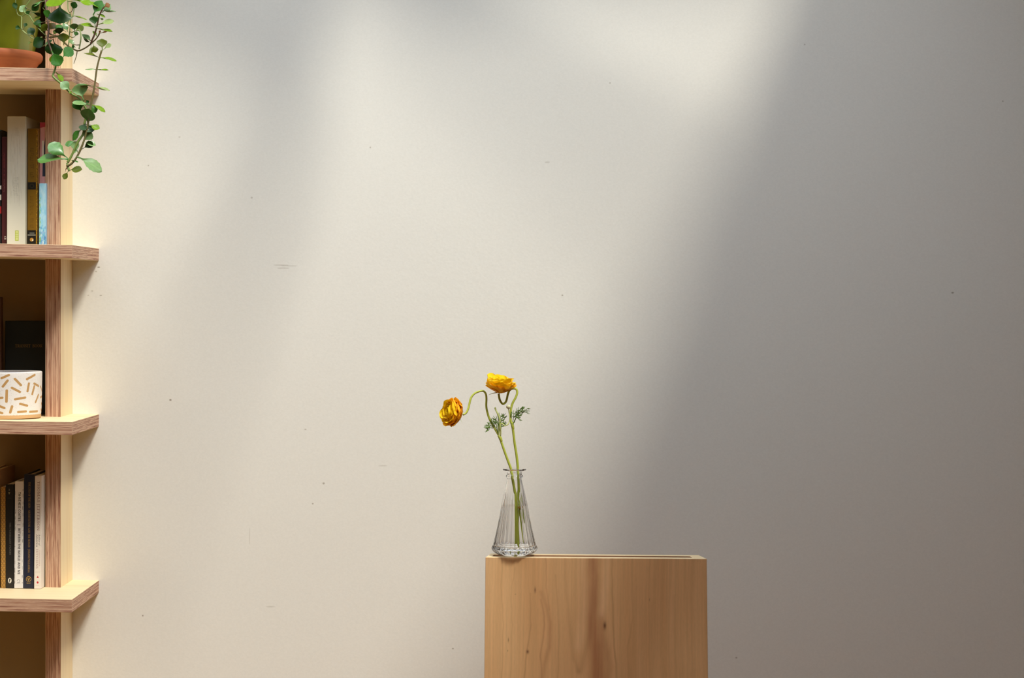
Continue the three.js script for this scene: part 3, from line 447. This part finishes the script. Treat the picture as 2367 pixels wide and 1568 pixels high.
  const sD = plantStem(q4([[1372, 662], [1388, 612], [1420, 540], [1455, 430], [1480, 320], [1495, 250], [1525, 180], [1560, 120], [1590, 95]]), 0.255, 0.272, 0.0017, 0.0012, stemRed);
  l4(sD, 0.266, [[1442, 412, 1213, 350, 60, 'y', { v: 3 }], [1440, 405, 1408, 245, 122, 'd', { v: 1, under: 1 }], [1405, 235, 1532, 5, 160, 'g', { v: 3 }], [1545, 190, 1662, 60, 122, 'p', { v: 3 }], [1565, 118, 1648, 55, 78, 'r', { v: 4, z: 0.008 }], [1522, 152, 1372, 12, 48, 'y'], [1545, 162, 1748, 186, 24, 'm'], [1460, 210, 1592, 236, 42, 'y'], [1495, 368, 1716, 308, 88, 'c', { v: 3 }], [1500, 265, 1562, 296, 32, 'o'], [1480, 430, 1692, 502, 42, 'y']]);
}

/* ------------------------------------------- wooden stand before the wall */
const KZ = 3.379;                                             // distance from lens to its front
const ZP = CZ - KZ, ZB = ZP - 0.049;
const P0 = at(1122, 1288.5, ZP), P1 = at(1634, 1292.2, ZP);
const DROP = P0.y - P1.y;
const alder = (() => {
  const Wm = 0.40, Hm = 0.95, k = 4.227 * S(ZP);                // zoomed photograph pixels for one metre
  const streaks = [];
  const st = (w, a, col, pts) => streaks.push({ w: w / k, a, col, pts: pts.map(([x, y]) => [(x - 93) / k, (y - 125) / k]) });
  const red = [0.46, 0.20, 0.095], brown = [0.36, 0.15, 0.065], pale = [0.92, 0.63, 0.37];
  st(75, 0.85, red, [[1150, 90], [1150, 400], [1140, 700], [1175, 950], [1200, 1300], [1210, 2600]]);
  st(34, 0.34, brown, [[1130, 90], [1185, 300], [1160, 560], [1130, 800], [1075, 1060], [1020, 1240]]); st(20, 0.26, brown, [[1000, 1240], [960, 1100], [925, 850], [895, 500], [880, 90]]);
  st(24, 0.5, red, [[650, 470], [700, 620], [725, 760], [720, 1000], [670, 1180], [650, 1500], [640, 2600]]);
  st(9, 0.55, red, [[640, 540], [670, 700], [660, 900], [630, 1100], [650, 1300], [660, 2600]]);
  st(8, 0.45, brown, [[540, 480], [535, 700], [525, 880], [505, 1010], [485, 1130], [480, 1500], [470, 2600]]);
  st(7, 0.4, red, [[690, 90], [700, 420], [720, 640]]);
  st(40, 0.45, red, [[1230, 700], [1250, 900], [1290, 1040], [1310, 1200], [1280, 1400], [1290, 2600]]);
  st(10, 0.45, brown, [[1340, 90], [1345, 500], [1350, 900], [1375, 1160], [1380, 1400], [1390, 2600]]);
  st(40, 0.4, pale, [[1285, 90], [1280, 350], [1255, 560], [1235, 680]]);
  st(50, 0.35, pale, [[1040, 90], [1060, 400], [1050, 700], [1010, 1000]]);
  st(8, 0.3, brown, [[790, 300], [800, 500], [815, 900], [800, 1500]]);
  st(6, 0.3, brown, [[260, 90], [262, 900], [255, 2600]]); st(6, 0.25, brown, [[385, 230], [375, 330], [350, 560], [345, 1500]]); st(9, 0.2, brown, [[1530, 90], [1545, 700], [1490, 1000], [1520, 2600]]); st(14, 0.2, brown, [[1960, 500], [1950, 1200], [1940, 2600]]); st(8, 0.2, brown, [[1710, 90], [1700, 900], [1720, 2600]]); st(20, 0.18, brown, [[2130, 90], [2110, 1300], [2140, 2600]]);
  st(60, 0.45, red, [[1200, 1000], [1180, 1300], [1150, 2600]]);
  const knots = [[1266, 795, 14, 34, 0.9], [515, 1050, 12, 18, 0.85], [582, 448, 8, 26, 0.7], [326, 935, 5, 20, 0.6], [320, 1040, 4, 8, 0.6], [390, 488, 6, 6, 0.4], [1700, 540, 5, 16, 0.35]].map(([x, y, a, b, al]) => [(x - 93) / k, (y - 125) / k, a / k, b / k, al]);
  return paint(768, 1536, (u, v) => {
    const x = u * Wm, y = (1 - v) * Hm, n = fbm(x * 38 + 3, y * 2.6, 4), f = fbm(x * 420, y * 9 + 4, 3), big = fbm(x * 9 + 11, y * 4, 2), fleck = vn(x * 900, y * 160);
    let c = mix3([0.87, 0.56, 0.285], [0.74, 0.43, 0.20], clamp(n * 1.3 - 0.2)); c = mix3(c, [0.66, 0.36, 0.165], clamp(big - 0.35) * 0.8);
    const wob = 0.004 * (fbm(y * 22, 7 + x * 3, 3) - 0.5) * 2;
    for (const s of streaks) {
      let d = 1e9, fall = 1;
      for (let i = 0; i < s.pts.length - 1; i++) { const [ax, ay] = s.pts[i], [bx, by] = s.pts[i + 1], dx = bx - ax, dy = by - ay, t = clamp(((x + wob - ax) * dx + (y - ay) * dy) / (dx * dx + dy * dy)), q = Math.hypot(x + wob - ax - dx * t, y - ay - dy * t); if (q < d) d = q; }
      const e = Math.exp(-Math.pow(d / s.w, 2)); if (e > 0.01) c = mix3(c, s.col, e * s.a * (0.35 + 0.8 * f) * (0.45 + 0.9 * fbm(x * 14 + 5, y * 16, 2)));
    }
    for (const [kx, ky, a, b, al] of knots) { const e = Math.exp(-Math.pow((x - kx) / a, 2) - Math.pow((y - ky) / b, 2)); if (e > 0.02) c = mix3(c, [0.12, 0.035, 0.015], e * al); }
    const m = 0.90 + 0.16 * f + 0.05 * (fleck - 0.5); return [c[0] * m, c[1] * m, c[2] * m];
  });
})();
{
  const w = P1.x - P0.x, d = ZP - ZB, t = 0.0155, cx = P0.x, topL = P0.y;
  const top = (x) => topL - DROP * x / w, flare = (y) => 0.0095 * (1 - y / topL);     // it widens a little towards the floor
  const stand = thing('plinth', 'tall hollow wooden plinth with an open slot along its top, under the vase', 'plinth', [cx, 0, ZB]);
  const endGrain = std({ map: withRepeat(pineTexture, 2, 3, 0.4, 0.2), color: lin(0.95, 0.9, 0.85), roughness: 0.6 }), face = std({ map: withRepeat(alder, 1 / 0.40, 1 / 0.95), roughness: 0.42, clearcoat: 0.12, clearcoatRoughness: 0.4 }), innerWood = std({ color: lin(0.42, 0.2, 0.09), roughness: 0.8 });
  const shaped = (x0, x1, z0, z1, r, uvTop) => {               // an upright board between x0..x1, z0..z1, cut to the tilted top and the flare; uv measured from the top left
    const g = box(x1 - x0, topL, z1 - z0, r, 2), p = g.attributes.position, uv = g.attributes.uv;
    for (let i = 0; i < p.count; i++) {
      let X = p.getX(i) + (x0 + x1) / 2, Y = p.getY(i) + topL / 2, Z = p.getZ(i) + (z0 + z1) / 2;
      const u0 = X; Y *= top(X) / topL; const k = flare(Y); X += (X / w * 2 - 1) * k + (0.5 - X / w) * 0.017 * (1 - Z / d) * 1;   // the back is a little narrower
      p.setXYZ(i, X, Y, Z); if (uvTop) uv.setXY(i, u0, 0.95 - (topL - Y));
    } return g;
  };
  mesh('front_panel', shaped(0, w, d - t + 0.001, d, 0.0012, true), [face, face, endGrain, endGrain, face, innerWood], stand);
  mesh('back_panel', shaped(0, w, 0, t, 0.001, true), [face, face, endGrain, endGrain, innerWood, face], stand);
  mesh('side_panel', shaped(0.0006, 0.009, t, d - t + 0.001, 0.0004, true), [innerWood, face, endGrain, endGrain, face, face], stand);
  mesh('side_panel', shaped(w - 0.0205, w - 0.0006, t, d - t + 0.001, 0.0004, true), [face, innerWood, endGrain, endGrain, face, face], stand);
}

/* ------------------------------------------------- vase, water and flowers */
const VZ = (ZP + ZB) / 2, VS = S(VZ), VCX = (1189.3 - VX) / VS, VY0 = P0.y - DROP * (VCX - P0.x) / (P1.x - P0.x) + 0.0004;
const vy = (py) => (1284.6 - py) / VS, vr = (r) => r / VS;
const NR = 26;
const outer = [[24, 1284.6], [29, 1284.2], [36, 1282.3], [43, 1279.3], [49, 1275.5], [52.2, 1271.5], [53.2, 1268.5], [52.6, 1265], [50.2, 1260.5], [48.3, 1255], [45.6, 1244], [41.2, 1226], [36, 1199], [30.4, 1169], [25.8, 1148], [21.8, 1130], [18.6, 1116], [16.8, 1108.5], [17.4, 1106], [19.7, 1103.2], [19.8, 1100.6], [18, 1098.4], [16.6, 1095.5], [17, 1092.4], [20, 1090], [25.2, 1088.6], [27, 1086.6], [26.6, 1085], [24.5, 1084.3]];
const innerP = [[22.8, 1085], [19, 1087.2], [14.6, 1090.5], [13.8, 1095], [14.2, 1101], [14, 1107], [15, 1114], [18.6, 1130], [22.4, 1148], [27, 1169], [32.4, 1199], [37.4, 1226], [41.6, 1247], [43.6, 1259], [43, 1263], [39, 1266], [30, 1267.6], [15, 1268.2], [0, 1268.4]];
function turned(prof, seg, rib) {
  const pts = new THREE.CatmullRomCurve3(prof.map(([r, y]) => new THREE.Vector3(vr(r), vy(y), 0)), false, 'centripetal').getPoints(prof.length * 5).map((p) => new THREE.Vector2(Math.max(0, p.x), p.y));
  const g = new THREE.LatheGeometry(pts, seg), p = g.attributes.position;
  if (rib) { for (let i = 0; i < p.count; i++) { const x = p.getX(i), y = p.getY(i), z = p.getZ(i), py = 1284.6 - y * VS, k = smooth(1128, 1165, py) * (1 - smooth(1274, 1281, py)), a = Math.atan2(z, x), c = Math.pow(Math.abs(Math.cos(a * NR / 2)), 0.8), f = 1 - k * (0.0010 + 0.0007 * smooth(1255, 1268, py)) * (1 - c) / Math.max(Math.hypot(x, z), 1e-4); p.setX(i, x * f); p.setZ(i, z * f); } }
  return g;
}
{
  const glass = std({ color: lin(1, 1, 1), roughness: 0.0, transmission: 1, thickness: 0.01, ior: 1.4 });
  let g;
  // only the outside is fluted: the inside profile keeps its round shape
  const o = turned([[0, 1284.6], [12, 1284.6], ...outer], 260, true), n = turned([[24.5, 1084.3], ...innerP], 130, false);
  g = mergeVertices(mergeGeometries([o, n].map((x) => { x.deleteAttribute('normal'); x.deleteAttribute('uv'); return x; })), 1e-6); g.computeVertexNormals();
  const v = mesh('vase', g, glass); v.position.set(VCX, VY0, VZ);
  tag(v, 'small clear fluted glass bottle vase standing on the wooden plinth', 'vase');
  const level = 1169.5, wp = innerP.slice().reverse().filter(([, y]) => y > level).map(([r, y]) => [r + 0.25, y + 0.1]);
  const wprof = [...wp, [27.3, level + 0.3], [26.8, level], [24, level + 0.7], [0, level + 0.8]].map(([r, y]) => new THREE.Vector2(Math.max(0, vr(r === 0.25 ? 0 : r)), vy(y)));
  const wg = new THREE.LatheGeometry(wprof, 128); const w = mesh('water', wg, std({ color: lin(1, 1, 1), roughness: 0, transmission: 1, thickness: 0.02, ior: 1.15 })); w.position.set(VCX, VY0, VZ);
  tag(w, 'clear water filling the lower half of the glass vase', 'water');
}
const fstem = std({ color: lin(0.42, 0.47, 0.06), roughness: 0.5, clearcoat: 0.15 }), fstemLight = std({ color: lin(0.52, 0.58, 0.2), roughness: 0.5 }), fernMat = std({ color: lin(0.12, 0.22, 0.035), roughness: 0.55, side: THREE.DoubleSide }), budMat = std({ color: lin(0.66, 0.66, 0.42), roughness: 0.5 });
const Z5 = 6.273, f5 = (x, y, dz = 0) => at(1000 + x / Z5, 860 + y / Z5, VZ + dz), Z6 = 6.815, f6 = (x, y, dz = 0) => at(1090 + x / Z6, 1070 + y / Z6, VZ + dz);
function petalShape(w, cup, ruffle, k) {                         // local x from base to tip, y outwards, z across, unit length
  const n = 10, m = 12, p = [], ix = [], uv = [];
  for (let i = 0; i <= n; i++) for (let j = 0; j <= m; j++) { const u = i / n, v = j / m * 2 - 1, hw = w * Math.pow(Math.sin(Math.PI * (0.07 + 0.73 * Math.pow(u, 0.85))), 0.8), L = u * (1 - 0.34 * v * v * v * v * u * u - 0.08 * v * v * u) + 0.018 * u * Math.sin(v * 5 + k); p.push(L, -cup * (v * v * 0.5 * Math.sin(Math.PI * Math.min(1, u * 0.9))) - cup * 0.5 * u * u + ruffle * Math.sin(v * 5 + u * 4 + k * 1.7) * u * u, v * hw); uv.push(u, v * 0.5 + 0.5); }
  const row = m + 1, off = (n + 1) * row;
  for (let i = 0; i < n; i++) for (let j = 0; j < m; j++) { const a = i * row + j, b = a + 1, c = a + row, d = c + 1; ix.push(a, b, c, b, d, c); }
  const g = new THREE.BufferGeometry(); g.setAttribute('position', new THREE.Float32BufferAttribute(p, 3)); g.setAttribute('uv', new THREE.Float32BufferAttribute(uv, 2)); g.setIndex(ix); g.computeVertexNormals(); return g;
}
const petals = [0, 1, 2, 3].map((k) => petalShape(0.6 + 0.06 * (k % 2), 0.35 + 0.1 * k, 0.04, k));
const petalTex = (a, b) => paint(64, 64, (u, v) => { const n = fbm(u * 4, v * 26, 3); return mix3(a, b, clamp(n * 1.1 - 0.1)); });
const petalMat = [petalTex([1, 0.72, 0.008], [1, 0.62, 0.005]), petalTex([1, 0.60, 0.006], [1, 0.44, 0.004]), petalTex([1, 0.80, 0.018], [1, 0.70, 0.008])].map((map) => std({ map, roughness: 0.7, transmission: 0.25, specularIntensity: 0.5, thickness: 0, side: THREE.DoubleSide }));
function blossom(parent, base, axis, size, whorls) {
  const head = mesh('blossom', moved(new THREE.SphereGeometry(size * 0.16, 16, 12), 0, size * 0.10, 0), std({ color: lin(0.5, 0.42, 0.03), roughness: 0.7 }), parent);
  head.position.copy(base); head.quaternion.setFromUnitVectors(new THREE.Vector3(0, 1, 0), axis.clone().normalize());
  whorls.forEach(([count, open, len, mat, lift], wi) => {
    for (let k = 0; k < count; k++) {
      const th = (k + 0.37 * wi + 0.25 * rnd()) / count * 2 * Math.PI, al = open + 0.22 * (rnd() - 0.5), X = new THREE.Vector3(Math.sin(al) * Math.cos(th), Math.cos(al), Math.sin(al) * Math.sin(th)), Y = new THREE.Vector3(-Math.cos(al) * Math.cos(th), Math.sin(al), -Math.cos(al) * Math.sin(th)).negate(), Zc = new THREE.Vector3().crossVectors(X, Y), L = size * len * (0.9 + 0.2 * rnd());
      const m = mesh('petal', petals[(k + wi) % 4], petalMat[mat], head); m.matrix.makeBasis(X.multiplyScalar(L), Y.multiplyScalar(L), Zc.multiplyScalar(L * 0.95)).setPosition(Math.cos(th) * size * 0.05, size * lift, Math.sin(th) * size * 0.05); m.matrix.decompose(m.position, m.quaternion, m.scale);
    }
  });
  return head;
}
const wavy = (pts, r0, r1, seg = 60) => sweep(pts, (t) => r0 + (r1 - r0) * t, seg, 10);
function fern(parent, o, stalks) {                               // feathery leaves: each a stalk with narrow lobes, lobes are its pieces
  for (const s of stalks) {
    const P = s.map(([x, y, z]) => f5(x, y, z || 0).sub(o)), st = sweep(P, (t) => 0.00075 - 0.00035 * t, 14, 6), c = new THREE.CatmullRomCurve3(P, false, 'centripetal'), lobes = [st];
    const n = Math.max(2, (s[0][3] || 5) - 2);
    for (let k = 0; k < n; k++) for (const sd of [-1, 1]) { const t = 0.45 + 0.5 * k / n, a = c.getPointAt(t), d = c.getTangentAt(t), side = new THREE.Vector3(-d.y, d.x, (rnd() - 0.5) * 1.2).normalize().multiplyScalar(sd), L = (0.0065 + 0.004 * rnd()) * (1 - 0.35 * k / n); const e = a.clone().addScaledVector(d, L * 0.8).addScaledVector(side, L * 0.75), mid = a.clone().addScaledVector(d, L * 0.25).addScaledVector(side, L * 0.45); lobes.push(sweep([a, mid, e], (q) => 0.0003 + 0.0010 * Math.sin(Math.PI * Math.min(1, q + 0.12)), 6, 5, 0.4)); const e2 = mid.clone().addScaledVector(d, L * 0.75).addScaledVector(side, L * 0.1); lobes.push(sweep([mid, mid.clone().lerp(e2, 0.5), e2], (q) => 0.0002 + 0.0008 * Math.sin(Math.PI * Math.min(1, q + 0.12)), 4, 5, 0.4)); }
    mesh('frond', mergeGeometries(lobes), fernMat, parent);
  }
}
{ // the nodding flower at the left
  const o = f6(690, 1370, 0.003), t = thing('ranunculus', 'yellow orange ranunculus on a bent stem, its bloom hanging out to the left', 'flower', o.toArray(), 'ranunculus in the glass vase');
  const V = (x, y, dz) => f5(x, y, dz).sub(o), V6 = (x, y, dz) => f6(x, y, dz).sub(o);
  mesh('stem', wavy([V6(690, 1370, 0.003), V6(700, 1100, 0.003), V6(697, 700, 0.003), V6(683, 480, 0.003), V6(652, 290, 0.003), V(1138, 1415, 0.003), V(1100, 1310, 0.003), V(1045, 1160, 0.003), V(990, 1000, 0.003), V(968, 935, 0.003)], 0.0026, 0.0020), fstem, t);
  mesh('stem_node', sweep([V(1000, 1010, 0.003), V(975, 950, 0.003), V(955, 920, 0.003)], (q) => 0.00215 + 0.0007 * Math.sin(Math.PI * q), 14, 10), fstem, t);
  mesh('stem', wavy([V(968, 935, 0.003), V(935, 880, 0.002), V(880, 785, 0), V(835, 705, 0), V(800, 610, 0), V(778, 500, 0), V(780, 380, 0), V(768, 312, 0), V(735, 278, 0), V(690, 280, 0), V(610, 312, 0.002), V(558, 375, 0.004), V(532, 470, 0.006), V(512, 545, 0.008), V(480, 600, 0.01), V(440, 622, 0.012)], 0.0019, 0.0017, 90), fstem, t);
  mesh('bud_stalk', wavy([V(985, 930, 0.004), V(988, 860, 0.006), V(983, 780, 0.008), V(1000, 745, 0.008), V(1040, 778, 0.008), V(1085, 768, 0.008), V(1112, 720, 0.006), V(1115, 640, 0.006), V(1103, 560, 0.006), V(1100, 530, 0.006)], 0.0011, 0.0009, 60), fstemLight, t);
  mesh('bud', moved(new THREE.SphereGeometry(0.0039, 20, 14), 0, 0, 0).scale(1, 0.92, 1).translate(...V(1100, 507, 0.006).toArray()), budMat, t);
  mesh('bud_stalk', wavy([V(960, 930, 0.004), V(962, 800, 0.006), V(975, 710, 0.008), V(962, 650, 0.008), V(935, 590, 0.008), V(915, 550, 0.006), V(904, 515, 0.006)], 0.0011, 0.0014, 40), fstemLight, t);
  fern(t, o, [[[950, 905, 0.004, 5], [945, 760, 0.006], [915, 690, 0.006], [880, 640, 0.006]], [[965, 900, 0.002, 5], [985, 780, 0], [1010, 680, 0], [1060, 600, 0]], [[870, 790, 0, 3], [840, 780, 0.002], [795, 768, 0.004]], [[875, 815, 0, 3], [830, 812, 0.002], [772, 826, 0.004]], [[985, 860, 0, 4], [1005, 760, -0.003], [1030, 710, -0.004]], [[940, 880, 0.006, 4], [925, 780, 0.01], [905, 710, 0.012]], [[870, 790, 0.002, 3], [875, 740, 0.002], [880, 705, 0.002]], [[975, 760, 0.004, 3], [980, 690, 0.004], [1000, 600, 0.004]]]);
  blossom(t, V(405, 612, 0.013), new THREE.Vector3(-0.80, 0.22, 0.55), 0.0262, [[10, 1.28, 0.98, 1, 0.0], [10, 1.08, 1.1, 1, 0.05], [10, 0.88, 1.12, 0, 0.08], [8, 0.66, 1.06, 0, 0.12], [7, 0.44, 0.92, 2, 0.14], [6, 0.2, 0.75, 2, 0.16]]);
  for (const [a, b, c] of [[[400, 660], [410, 700], [428, 735]], [[345, 720], [335, 750], [328, 785]], [[430, 600], [455, 625], [450, 640]]]) mesh('sepal', sweep([V(...a, 0.014), V(...b, 0.014), V(...c, 0.014)], (q) => 0.0011 * (1 - q * 0.8), 8, 6, 0.5), fstemLight, t);
}
{ // the upright flower
  const o = f6(740, 1290, -0.004), t = thing('ranunculus', 'yellow ranunculus facing up over a curling stem, the taller of the two blooms', 'flower', o.toArray(), 'ranunculus in the glass vase');
  const V = (x, y, dz) => f5(x, y, dz).sub(o), V6 = (x, y, dz) => f6(x, y, dz).sub(o);
  mesh('stem', wavy([V6(740, 1290, -0.004), V6(735, 1000, -0.004), V6(745, 700, -0.004), V6(748, 500, -0.004), V6(742, 300, -0.004), V(1238, 1420, -0.004), V(1222, 1250, -0.004), V(1190, 1040, -0.004), V(1168, 860, -0.004), V(1158, 790, -0.004)], 0.0025, 0.0021), fstem, t);
  mesh('sheath', mergeGeometries([[[735, 735, -0.001], [722, 640, 0.001], [705, 560, 0.003]], [[760, 690, -0.001], [780, 620, 0.001], [788, 548, 0.001]], [[770, 735, -0.003], [785, 850, -0.001], [790, 960, 0]]].map((q) => sweep(q.map((w) => V6(...w)), (k) => 0.0007 + 0.0016 * Math.sin(Math.PI * Math.min(1, k * 0.7 + 0.2)), 10, 6, 0.35))), fstemLight, t);
  mesh('sheath', sweep([V6(690, 745, -0.001), V6(725, 720, 0), V6(778, 690, -0.001)], (k) => 0.0022 + 0.0008 * Math.sin(k * 3), 8, 8, 0.8), std({ color: lin(0.52, 0.33, 0.05), roughness: 0.7 }), t);
  mesh('stem_node', sweep([V(1170, 830, -0.004), V(1158, 780, -0.004), V(1152, 730, -0.004)], (q) => 0.0021 + 0.0006 * Math.sin(Math.PI * q), 14, 10), fstem, t);
  mesh('stem', wavy([V(1158, 790, -0.004), V(1136, 720, -0.005), V(1130, 640, -0.006), V(1136, 540, -0.008), V(1162, 450, -0.010), V(1205, 370, -0.012), V(1226, 300, -0.014), V(1212, 250, -0.015), V(1170, 240, -0.016), V(1120, 262, -0.016), V(1092, 320, -0.014), V(1078, 385, -0.010), V(1058, 440, -0.006), V(1020, 465, -0.003), V(985, 430, 0), V(965, 375, 0.001), V(958, 318, 0.001)], 0.0020, 0.0018, 100), fstem, t);
  fern(t, o, [[[1165, 760, -0.002, 5], [1195, 690, 0], [1225, 620, 0.002], [1250, 510, 0.002]], [[1180, 740, -0.002, 6], [1225, 640, 0], [1275, 575, 0.002], [1335, 520, 0.002]], [[1240, 620, 0.002, 4], [1310, 560, 0.004], [1410, 570, 0.006]], [[1160, 740, -0.004, 4], [1175, 640, -0.004], [1178, 555, -0.004]], [[1195, 690, 0, 4], [1225, 655, 0.003], [1268, 662, 0.005]]]);
  blossom(t, V(965, 300, 0.001), new THREE.Vector3(0.12, 1, 0.22), 0.0262, [[9, 1.22, 1.05, 1, 0.0], [9, 1.12, 1.2, 0, 0.02], [8, 0.98, 1.18, 0, 0.04], [7, 0.78, 1.05, 2, 0.06], [5, 0.45, 0.72, 2, 0.08]]);
  mesh('sepal', sweep([V(950, 298, 0.002), V(870, 312, 0.006), V(815, 332, 0.008)], (q) => 0.001 * (1 - q * 0.8), 8, 6, 0.5), fstem, t);
}

shade(scene);
renderer.render(scene, camera);
